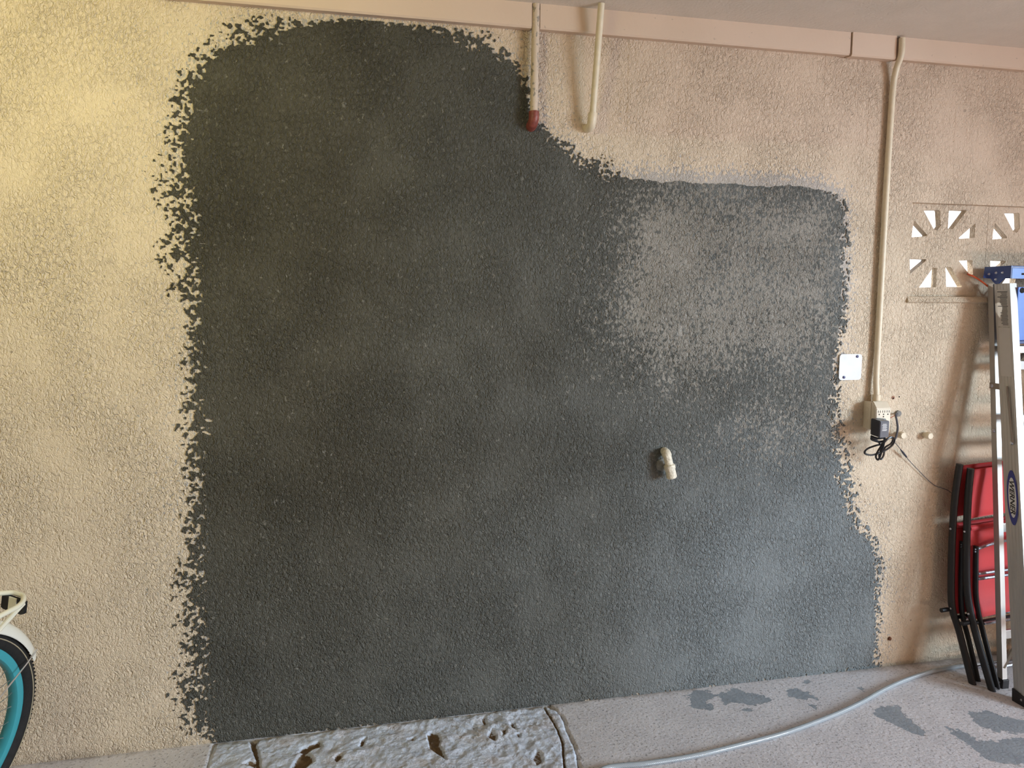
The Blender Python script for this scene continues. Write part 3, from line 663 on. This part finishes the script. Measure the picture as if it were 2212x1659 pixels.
# ------------------------------------------------------------------ stepladder, closed, leaning on the wall
lx, LZ = 2.76, 1.632
lad = thing('stepladder', 'closed aluminium stepladder with blue top cap leaning on the wall at right', 'ladder', (lx, -.25, 0))
def xl(side, x): return x if side < 0 else 2*lx-x
def channel(bot, top, wb, wt, fl, side, ribs=True, th=.003):
    """C section: web outwards; bot/top = back outer edge; width along -y"""
    bm = bmesh.new()
    def sec(p, w_):
        o = []; n = 4 if ribs else 1; sx = 1 if side < 0 else -1
        o.append((0, 0))
        if ribs:
            for k in range(n):
                y = w_*(.2+.2*k); o += [(0, y-.0035), (.0014, y-.0015), (.0014, y+.0015), (0, y+.0035)]
        o.append((0, w_)); o += [(fl, w_), (fl, w_-th), (th, w_-th), (th, th), (fl, th), (fl, 0)]
        return [bm.verts.new((xl(side, p[0]+a) if side < 0 else xl(side, p[0]+a), p[1]-b, p[2])) for a, b in o]
    A, B = sec(bot, wb), sec(top, wt); n = len(A)
    for i in range(n): bm.faces.new((A[i], A[(i+1)%n], B[(i+1)%n], B[i]))
    bm.faces.new(A[::-1]); bm.faces.new(B)
    return bm
FB, FT = Vector((2.509, -.350, .012)), Vector((2.578, -.052, 1.60))
RB, RT = Vector((2.545, -.236, .012)), Vector((2.586, -.012, 1.60))
def fr(z): return FB.lerp(FT, (z-FB.z)/(FT.z-FB.z))
def rr(z): return RB.lerp(RT, (z-RB.z)/(RT.z-RB.z))
FW = .074
for side in (-1, 1):
    r = from_bm('front_rail', channel(FB, FT, FW, FW, .032, side), ALU, lad)
    r2 = from_bm('rear_rail', channel(RB, RT, .026, .026, .022, side, False), ALU, lad)
    # feet
    def fx(v): return xl(side, v)
    bm = bmesh.new(); x0, x1 = sorted((fx(FB.x-.005), fx(FB.x+.034))); y = FB.y
    prism(bm, [(x0, y+.004, 0), (x0, y-FW-.006, 0), (x0, y-FW-.004, .030), (x0, y+.008, .048)], (x1-x0, 0, 0)); f_ = from_bm('rubber_foot', bm, BLACK, r)
    from_bm('rivet', T([(fx(FB.x-.005), y-.035, .022), (fx(FB.x-.007), y-.035, .022)], [.005, .003], n=8), STEEL, r)
    x0, x1 = sorted((fx(RB.x-.004), fx(RB.x+.026))); y = RB.y
    from_bm('rubber_foot', box(bmesh.new(), x0, x1, y-.030, y+.004, 0, .036, .002), BLACK, r2)
    from_bm('rivet', T([(fx(RB.x-.004), y-.013, .02), (fx(RB.x-.006), y-.013, .02)], [.004, .003], n=8), STEEL, r2)
# steps: treads between the front rails
for z in (.42-.12, .605, .91, 1.145-.06, 1.35):
    p = fr(z); a, b = xl(-1, p.x+.003), xl(1, p.x+.003); y0 = p.y-FW+.004; y1 = p.y-.004
    bm = bmesh.new(); prism(bm, [(a, y0, z-.022), (a, y0, z+.004), (a, y1, z+.004), (a, y1, z-.02), (a, y1-.003, z-.02), (a, y1-.003, z), (a, y0+.003, z), (a, y0+.003, z-.022)], (b-a, 0, 0))
    from_bm('step', bm, ALU, lad)
    for sx in (-1, 1):
        q0 = Vector((xl(sx, p.x+.004), y0+.012, z-.10)); q1 = Vector((xl(sx, p.x+.075), y0+.012, z-.02))
        from_bm('step_brace', T([q0, q1], 0, n=4, sq=(.003, .010, Vector((0, 1, 0)))), ALU, lad)
for z in (.205, .625, .965, 1.27):
    p = rr(z); a, b = xl(-1, p.x+.003), xl(1, p.x+.003)
    from_bm('rear_brace', box(bmesh.new(), a, b, p.y-.020, p.y-.006, z-.018, z+.018, .002), ALU, lad)
p, q = rr(.08), rr(.19)
for sx in (-1, 1): from_bm('rear_brace', T([(xl(sx, p.x+.006), p.y-.024, .08), (xl(sx, p.x+.09), q.y-.024, .19)], 0, n=4, sq=(.003, .009, Vector((0, 1, 0)))), ALU, lad)
# spreader bracket and arm on the near side
a = W(2147, 829); z = 1.19
p = rr(z); f2 = fr(z)
bm = box(bmesh.new(), p.x-.006, p.x-.001, f2.y-.045, p.y-.002, z-.012, z+.012, .001); from_bm('spreader_bracket', bm, GALV, lad)
z2 = .985; e = fr(z2)
from_bm('spreader_arm', T([(f2.x-.006, f2.y-.042, z+.008), (f2.x-.007, f2.y-.045, z-.01), (e.x-.006, e.y-.055, z2)], .0035, n=8), GALV, lad, smooth=True)
for v in ((p.x-.006, p.y-.013, z), (e.x-.003, e.y-.05, z2-.004), (rr(1.01).x-.002, rr(1.01).y-.013, 1.01)):
    from_bm('rivet', T([v, (v[0]-.004, v[1], v[2])], [.008, .005], n=10), STEEL, lad, smooth=True)
# top cap
cx0, cx1, cy0, cy1, cz1 = 2.572, 2*lx-2.572, -.006, -.134, 1.668
bm = box(bmesh.new(), cx0+.004, cx1-.004, cy1, cy0, cz1-.012, cz1, .003); cap = from_bm('top_cap', bm, BLUE, lad, smooth=True)
bm = bmesh.new(); box(bm, cx0+.004, cx1-.004, cy1, cy1+.005, cz1-.050, cz1-.010); from_bm('cap_front', bm, BLUE2, cap)
bm = bmesh.new(); box(bm, cx0+.004, cx1-.004, cy0-.005, cy0, cz1-.045, cz1-.010); from_bm('cap_back', bm, BLUE, cap)
for k in range(6):
    x = cx0+.05+k*.055; from_bm('slot', box(bmesh.new(), x, x+.035, cy1-.0006, cy1+.001, cz1-.036, cz1-.028), HOLE, cap)
for sx in (-1, 1):
    x = xl(sx, cx0); bm = bmesh.new()
    sk = [(cy0, cz1), (cy0+.004, cz1-.044), (cy0-.034, cz1-.048), (cy0-.044, cz1-.060), (cy0-.058, cz1-.070), (cy0-.072, cz1-.068), (cy0-.088, cz1-.054), (cy0-.10, cz1-.046), (cy1, cz1-.050), (cy1, cz1)]
    prism(bm, [(x, a, b) for a, b in sk], (.006*(1 if sx < 0 else -1), 0, 0)); sd_ = from_bm('cap_side', bm, BLUE, cap)
    for a, b in ((-.024, -.030), (-.058, -.026), (-.088, -.026), (-.058, -.052)):
        from_bm('rivet', T([(x, cy0+a, cz1+b), (x-.004*(1 if sx < 0 else -1), cy0+a, cz1+b)], [.0055, .003], n=10), STEEL, cap, smooth=True)
# bright blue tool tray hanging between the rails
p = fr(1.5)
tr = from_bm('tool_tray', box(bmesh.new(), p.x+.034, 2*lx-p.x-.034, p.y-FW+.006, p.y-FW+.012, 1.375, 1.585, .002), BLUE2, lad)
for x, z, r in ((.052, 1.572, .011), (.085, 1.565, .014), (.10, 1.47, .024), (.16, 1.565, .014), (.20, 1.47, .024)):
    y = p.y-FW+.0055; from_bm('tray_hole', T([(p.x+x, y+.004, z), (p.x+x, y-.001, z)], r, n=16), HOLE, tr)
from_bm('tray_rim', box(bmesh.new(), p.x+.034, 2*lx-p.x-.034, p.y-FW+.000, p.y-FW+.014, 1.362, 1.374, .002), BLUE, tr)
# labels on the near web: quads lying on the inclined face
def on_web(z, f):      # point on outer web at height z, fraction f of the width from the back edge
    p = fr(z); return Vector((p.x, p.y-FW*f, z))
def web_patch(name, z0, z1, f0, f1, m, off, parent):
    bm = bmesh.new(); q = [on_web(z0, f0), on_web(z0, f1), on_web(z1, f1), on_web(z1, f0)]
    prism(bm, [v-Vector((off, 0, 0)) for v in q], (off*.9, 0, 0)); return from_bm(name, bm, m, parent)
st = web_patch('instruction_label', 1.43, 1.575, .14, .86, STICK, .0006, lad)
bm = bmesh.new(); r = random.Random(8); z = 1.568
while z > 1.437:
    f1 = .30 + r.random()*.15; q = [on_web(z, f1), on_web(z, .80-r.random()*.08), on_web(z-.0022, .80), on_web(z-.0022, f1)]
    if r.random() < .16: q = [on_web(z, .18), on_web(z, .82), on_web(z-.0028, .82), on_web(z-.0028, .18)]
    prism(bm, [v-Vector((.0010, 0, 0)) for v in q], (.0003, 0, 0)); z -= .0052
from_bm('label_print', bm, INK, st)
web_patch('blank_label', 1.235, 1.425, .16, .88, STICK, .0006, lad)
# oval emblem: blue ring, pale oval, dark italic lettering reading downwards
def oval(zc, fc, rz, rf, m, off, parent, name):
    bm = bmesh.new(); q = [on_web(zc+rz*math.cos(a), fc+rf*math.sin(a))-Vector((off, 0, 0)) for a in [2*math.pi*k/40 for k in range(40)]]
    prism(bm, q, (.0004, 0, 0)); return from_bm(name, bm, m, parent)
zc = (W(2187, 1079, .27).z); EM = .104
em = oval(zc, .52, EM, .34, LBLUE, .0010, lad, 'emblem')
oval(zc, .52, EM*.73, .24, WHITE, .0016, em, 'emblem_oval')
fc = bpy.data.curves.new('t', 'FONT'); fc.body = 'WERNER'; fc.size = 1; fc.align_x = 'CENTER'; fc.align_y = 'CENTER'; fc.shear = .22; fc.extrude = .01; fc.offset = .022
to = bpy.data.objects.new('t', fc); COL.objects.link(to); bpy.context.view_layer.update()
tm = bpy.data.meshes.new_from_object(to.evaluated_get(bpy.context.evaluated_depsgraph_get())); bpy.data.objects.remove(to)
co = np.array([v.co for v in tm.vertices]); w_ = np.ptp(co[:,0]); h_ = np.ptp(co[:,1]); mx = (co[:,0].max()+co[:,0].min())/2; my = (co[:,1].max()+co[:,1].min())/2
for v in tm.vertices:
    u = (v.co.x-mx)/w_; h2 = (v.co.y-my)/h_; zz = zc - u*EM*1.22
    # text reads downwards: its up direction points to the front (-y is right in the picture)
    q = on_web(zz, .52 + h2*.30)
    v.co = q - Vector((.0022+v.co.z*.01, 0, 0))
finish('emblem_lettering', tm, INK, em)
# orange cord from the vent to behind the ladder
L = [W(2088,590,-.05), W(2095,594,.0), W(2105,598,.008), W(2122,609,.010), W(2138,622,.008), W(2150,634,.008), Vector((2.68, -.008, 1.585)), Vector((2.9, -.008, 1.56)), Vector((3.1, -.01, 1.5))]
tag(from_bm('orange_cord', T(smooth_path(L, 6), .0036, n=8), ORANGE, smooth=True), 'orange cord coming out of a vent opening behind the ladder cap', 'cord')
# ------------------------------------------------------------------ bicycle (only its rear reaches the frame)
az = -1.992+math.pi; ln = -.198
U = Vector((math.cos(az), math.sin(az), 0)); N_ = Vector((-math.sin(az), math.cos(az), 0)); UP = Vector((0, 0, 1))*math.cos(ln)+N_*math.sin(ln); S = U.cross(UP)
BO = Vector((-1.126, -.481, 0)); HR = .34
bike = thing('bicycle', 'ivory cruiser bicycle with teal rims and white fenders, its rear wheel showing at left', 'bicycle', BO)
def B(u, h, s=0.): return BO + UP*HR + U*u + UP*h + S*s     # u rearwards, h above the hub, s towards the camera's right
def ring(bm, c, r, ra, rb, n=72, m=12, a0=0, a1=360):
    """oval tube ring about hub c=(u,h); ra radial, rb sideways"""
    cl = (a1-a0) == 360; k = n if cl else n+1
    P = [B(c[0]+r*math.cos(math.radians(a0+(a1-a0)*i/n)), c[1]+r*math.sin(math.radians(a0+(a1-a0)*i/n))) for i in range(k)]
    return tube(bm, P, 0, n=m, closed=cl, sq=(ra, rb, S))
def wheel(c):
    root = from_bm('wheel', ring(bmesh.new(), c, .3135, .0265, .0265, 96, 16), TYRE, bike, smooth='all'); root['label'] = 'wheel with black tyre and teal rim'
    for s in (-1, 1):
        bm = bmesh.new(); P = [B(c[0]+.318*math.cos(a), c[1]+.318*math.sin(a), s*.0262) for a in [2*math.pi*i/96 for i in range(96)]]
        tube(bm, P, .0016, n=6, closed=True); from_bm('sidewall_line', bm, GUM, root, smooth='all')
    bm = bmesh.new()
    for i in range(150):
        a = 2*math.pi*i/150
        for s in (-.012, 0, .012):
            r0, r1 = .334, .3415 - abs(s)*.12; e = .005
            q = [B(c[0]+r0*math.cos(a-e), c[1]+r0*math.sin(a-e), s-.004), B(c[0]+r0*math.cos(a+e), c[1]+r0*math.sin(a+e), s-.004), B(c[0]+r0*math.cos(a+e), c[1]+r0*math.sin(a+e), s+.004), B(c[0]+r0*math.cos(a-e), c[1]+r0*math.sin(a-e), s+.004)]
            d = (B(c[0]+r1*math.cos(a), c[1]+r1*math.sin(a))-B(c[0]+r0*math.cos(a), c[1]+r0*math.sin(a)))
            prism(bm, q, d)
    kn = from_bm('tread_knobs', bm, TYRE, root); kn['kind'] = 'stuff'
    # rim: rounded box section
    bm = bmesh.new(); secs = []
    for i in range(96):
        a = 2*math.pi*i/96; pr = [(.2935, -.016), (.2935, .016), (.286, .0175), (.272, .0165), (.268, .010), (.268, -.010), (.272, -.0165), (.286, -.0175)]
        secs.append([bm.verts.new(B(c[0]+r*math.cos(a), c[1]+r*math.sin(a), s)) for r, s in pr])
    for i in range(96):
        A, C_ = secs[i], secs[(i+1)%96]
        for k in range(8): bm.faces.new((A[k], A[(k+1)%8], C_[(k+1)%8], C_[k]))
    from_bm('rim', bm, TEAL, root, smooth=True)
    from_bm('hub', T([B(c[0], c[1], -.06), B(c[0], c[1], -.034), B(c[0], c[1], -.030), B(c[0], c[1], -.026), B(c[0], c[1], .026), B(c[0], c[1], .030), B(c[0], c[1], .034), B(c[0], c[1], .06)], [.006, .006, .024, .014, .014, .024, .006, .006], n=16), STEEL, root, smooth=True)
    for k in range(36):
        a = 2*math.pi*k/36; sd_ = .028 if k % 2 else -.028; da = math.radians(52)*(1 if k % 4 < 2 else -1)
        from_bm('spoke', T([B(c[0]+.022*math.cos(a+da), c[1]+.022*math.sin(a+da), sd_), B(c[0]+.258*math.cos(a), c[1]+.258*math.sin(a), sd_*.08), B(c[0]+.270*math.cos(a), c[1]+.270*math.sin(a), 0)], [.0011, .0011, .0020], n=5), SPOKE, root)
    a = math.radians(48); from_bm('valve', T([B(c[0]+.268*math.cos(a), c[1]+.268*math.sin(a)), B(c[0]+.236*math.cos(a), c[1]+.236*math.sin(a))], [.006, .0045], n=8), BLACK, root)
wheel((0, 0)); wheel((-1.11, 0))
def fender(c, a0, a1):
    bm = bmesh.new(); secs = []; n = 40
    for i in range(n+1):
        a = math.radians(a0+(a1-a0)*i/n); sec = []
        for off, rsc in ((0, 0), (-.0025, 1)):
            L_ = [(.362-.030*abs(math.sin(b))**2.2*1.0+off, .033*math.sin(b)*(1 if not rsc else .95)) for b in [math.radians(-90+15*j) for j in range(13)]]
            sec.append([bm.verts.new(B(c[0]+r*math.cos(a), c[1]+r*math.sin(a), s)) for r, s in L_])
        secs.append(sec[0]+sec[1][::-1])
    for i in range(n):
        A, C_ = secs[i], secs[i+1]; m = len(A)
        for k in range(m): bm.faces.new((A[k], A[(k+1)%m], C_[(k+1)%m], C_[k]))
    bm.faces.new(secs[0][::-1]); bm.faces.new(secs[-1])
    f_ = from_bm('fender', bm, FENW, bike, smooth=True)
    return f_
fd = fender((0, 0), 25, 150); fender((-1.11, 0), 40, 165)
for s in (-1, 1):
    a = math.radians(30); from_bm('fender_stay', T([B(.350*math.cos(a), .350*math.sin(a), s*.034), B(.30*math.cos(a), .30*math.sin(a), s*.040), B(.01, .0, s*.058)], .0022, n=6), SPOKE, fd, smooth=True)
# rack
rk = T(smooth_path([B(-.28,.350,.052), B(-.05,.352,.054), B(.13,.360,.054), B(.200,.362,.050), B(.240,.362,.024), B(.247,.362,0), B(.240,.362,-.024), B(.200,.362,-.050), B(.13,.360,-.054), B(-.05,.352,-.054), B(-.28,.350,-.052)], 6), .0072, n=12)
rk = from_bm('rack', rk, IVORY, bike, smooth=True)
for s in (-1, 1):
    from_bm('rack_strut', T(smooth_path([B(.222,.356,s*.042), B(.127,.302,s*.046), B(-.05,.20,s*.052), B(-.16,.135,s*.058)], 5), .0065, n=10), IVORY, rk, smooth=True)
for u in (-.2, -.05, .1): from_bm('rack_crossbar', T([B(u,.352,-.053), B(u,.352,.053)], .005, n=8), IVORY, rk, smooth=True)
bm = bmesh.new(); prism(bm, [B(.228,.358,-.012), B(.228,.358,.012), B(.228,.312,.012), B(.228,.312,-.012)], U*.003); from_bm('reflector_bracket', bm, IVORY, rk)
bm = bmesh.new(); prism(bm, [B(.2315,.352,-.038), B(.2315,.356,-.03), B(.2315,.356,.03), B(.2315,.352,.038), B(.2315,.318,.038), B(.2315,.314,.03), B(.2315,.314,-.03), B(.2315,.318,-.038)], U*.010); from_bm('reflector', bm, BLACK, rk)
# frame, fork, bars, saddle, crank (outside the photo, kept plain)
BBp = (-.47, -.05); ST = (-.36, .36); HT = (-.93, .38); HB = (-.99, .22)
fm = from_bm('frame', T([B(*BBp), B(*ST)], .016, n=12), IVORY, bike, smooth=True)
for P, r in (([B(BBp[0],BBp[1]), B(-.75,.05), B(*HB)], .019), ([B(-.40,.20), B(-.65,.24), B(*HT)], .016), ([B(HT[0]+.01,HT[1]+.03), B(HB[0],HB[1])], .02)):
    from_bm('frame_tube', T(smooth_path(P, 6), r, n=12), IVORY, fm, smooth=True)
for s in (-1, 1):
    from_bm('seat_stay', T([B(-.365,.30,s*.02), B(-.28,.22,s*.050), B(-.01,.0,s*.062)], .008, n=8), IVORY, fm, smooth=True)
    from_bm('chain_stay', T([B(-.47,-.05,s*.02), B(-.36,-.045,s*.050), B(-.01,.0,s*.062)], .009, n=8), IVORY, fm, smooth=True)
    from_bm('fork_blade', T([B(-.995,.20,s*.03), B(-1.05,.15,s*.050), B(-1.11,0,s*.055)], .011, n=8), IVORY, fm, smooth=True)
from_bm('handlebar', T(smooth_path([B(-.72,.62,.32), B(-.80,.63,.28), B(-.95,.56,.12), B(-.96,.55,0), B(-.95,.56,-.12), B(-.80,.63,-.28), B(-.72,.62,-.32)], 6), .011, n=10), STEEL, bike, smooth=True)
from_bm('stem', T([B(-.915,.41), B(-.895,.50), B(-.96,.55)], .011, n=10), STEEL, bike, smooth=True)
from_bm('seat_post', T([B(-.36,.34), B(-.335,.50)], .0125, n=10), STEEL, bike, smooth=True)
bm = bmesh.new(); bmesh.ops.create_uvsphere(bm, u_segments=20, v_segments=12, radius=1)
for v in bm.verts:
    x, y, z = v.co; wd_ = .105*(1-.55*(1-x)/2*1.1); v.co = B(-.35+x*.13, .53+z*.030+.012*x*x, y*wd_)
from_bm('saddle', bm, BLACK, bike, smooth='all')
from_bm('chainring', T([B(-.47,-.05,.045), B(-.47,-.05,.049)], .09, n=32), STEEL, bike)
for s, sg in ((.06, 1), (-.06, -1)):
    from_bm('crank_arm', T([B(-.47,-.05,s), B(-.47+.15*sg,-.09,s)], .009, n=8), STEEL, bike); from_bm('pedal', T([B(-.47+.15*sg,-.09,s), B(-.47+.15*sg,-.09,s+.09*sg)], .016, n=8), BLACK, bike)
a = G(-90, 1700); from_bm('kickstand', T([B(-.12,-.04,-.05), B(-.15,-.27,-.10)], .006, n=8), STEEL, bike)
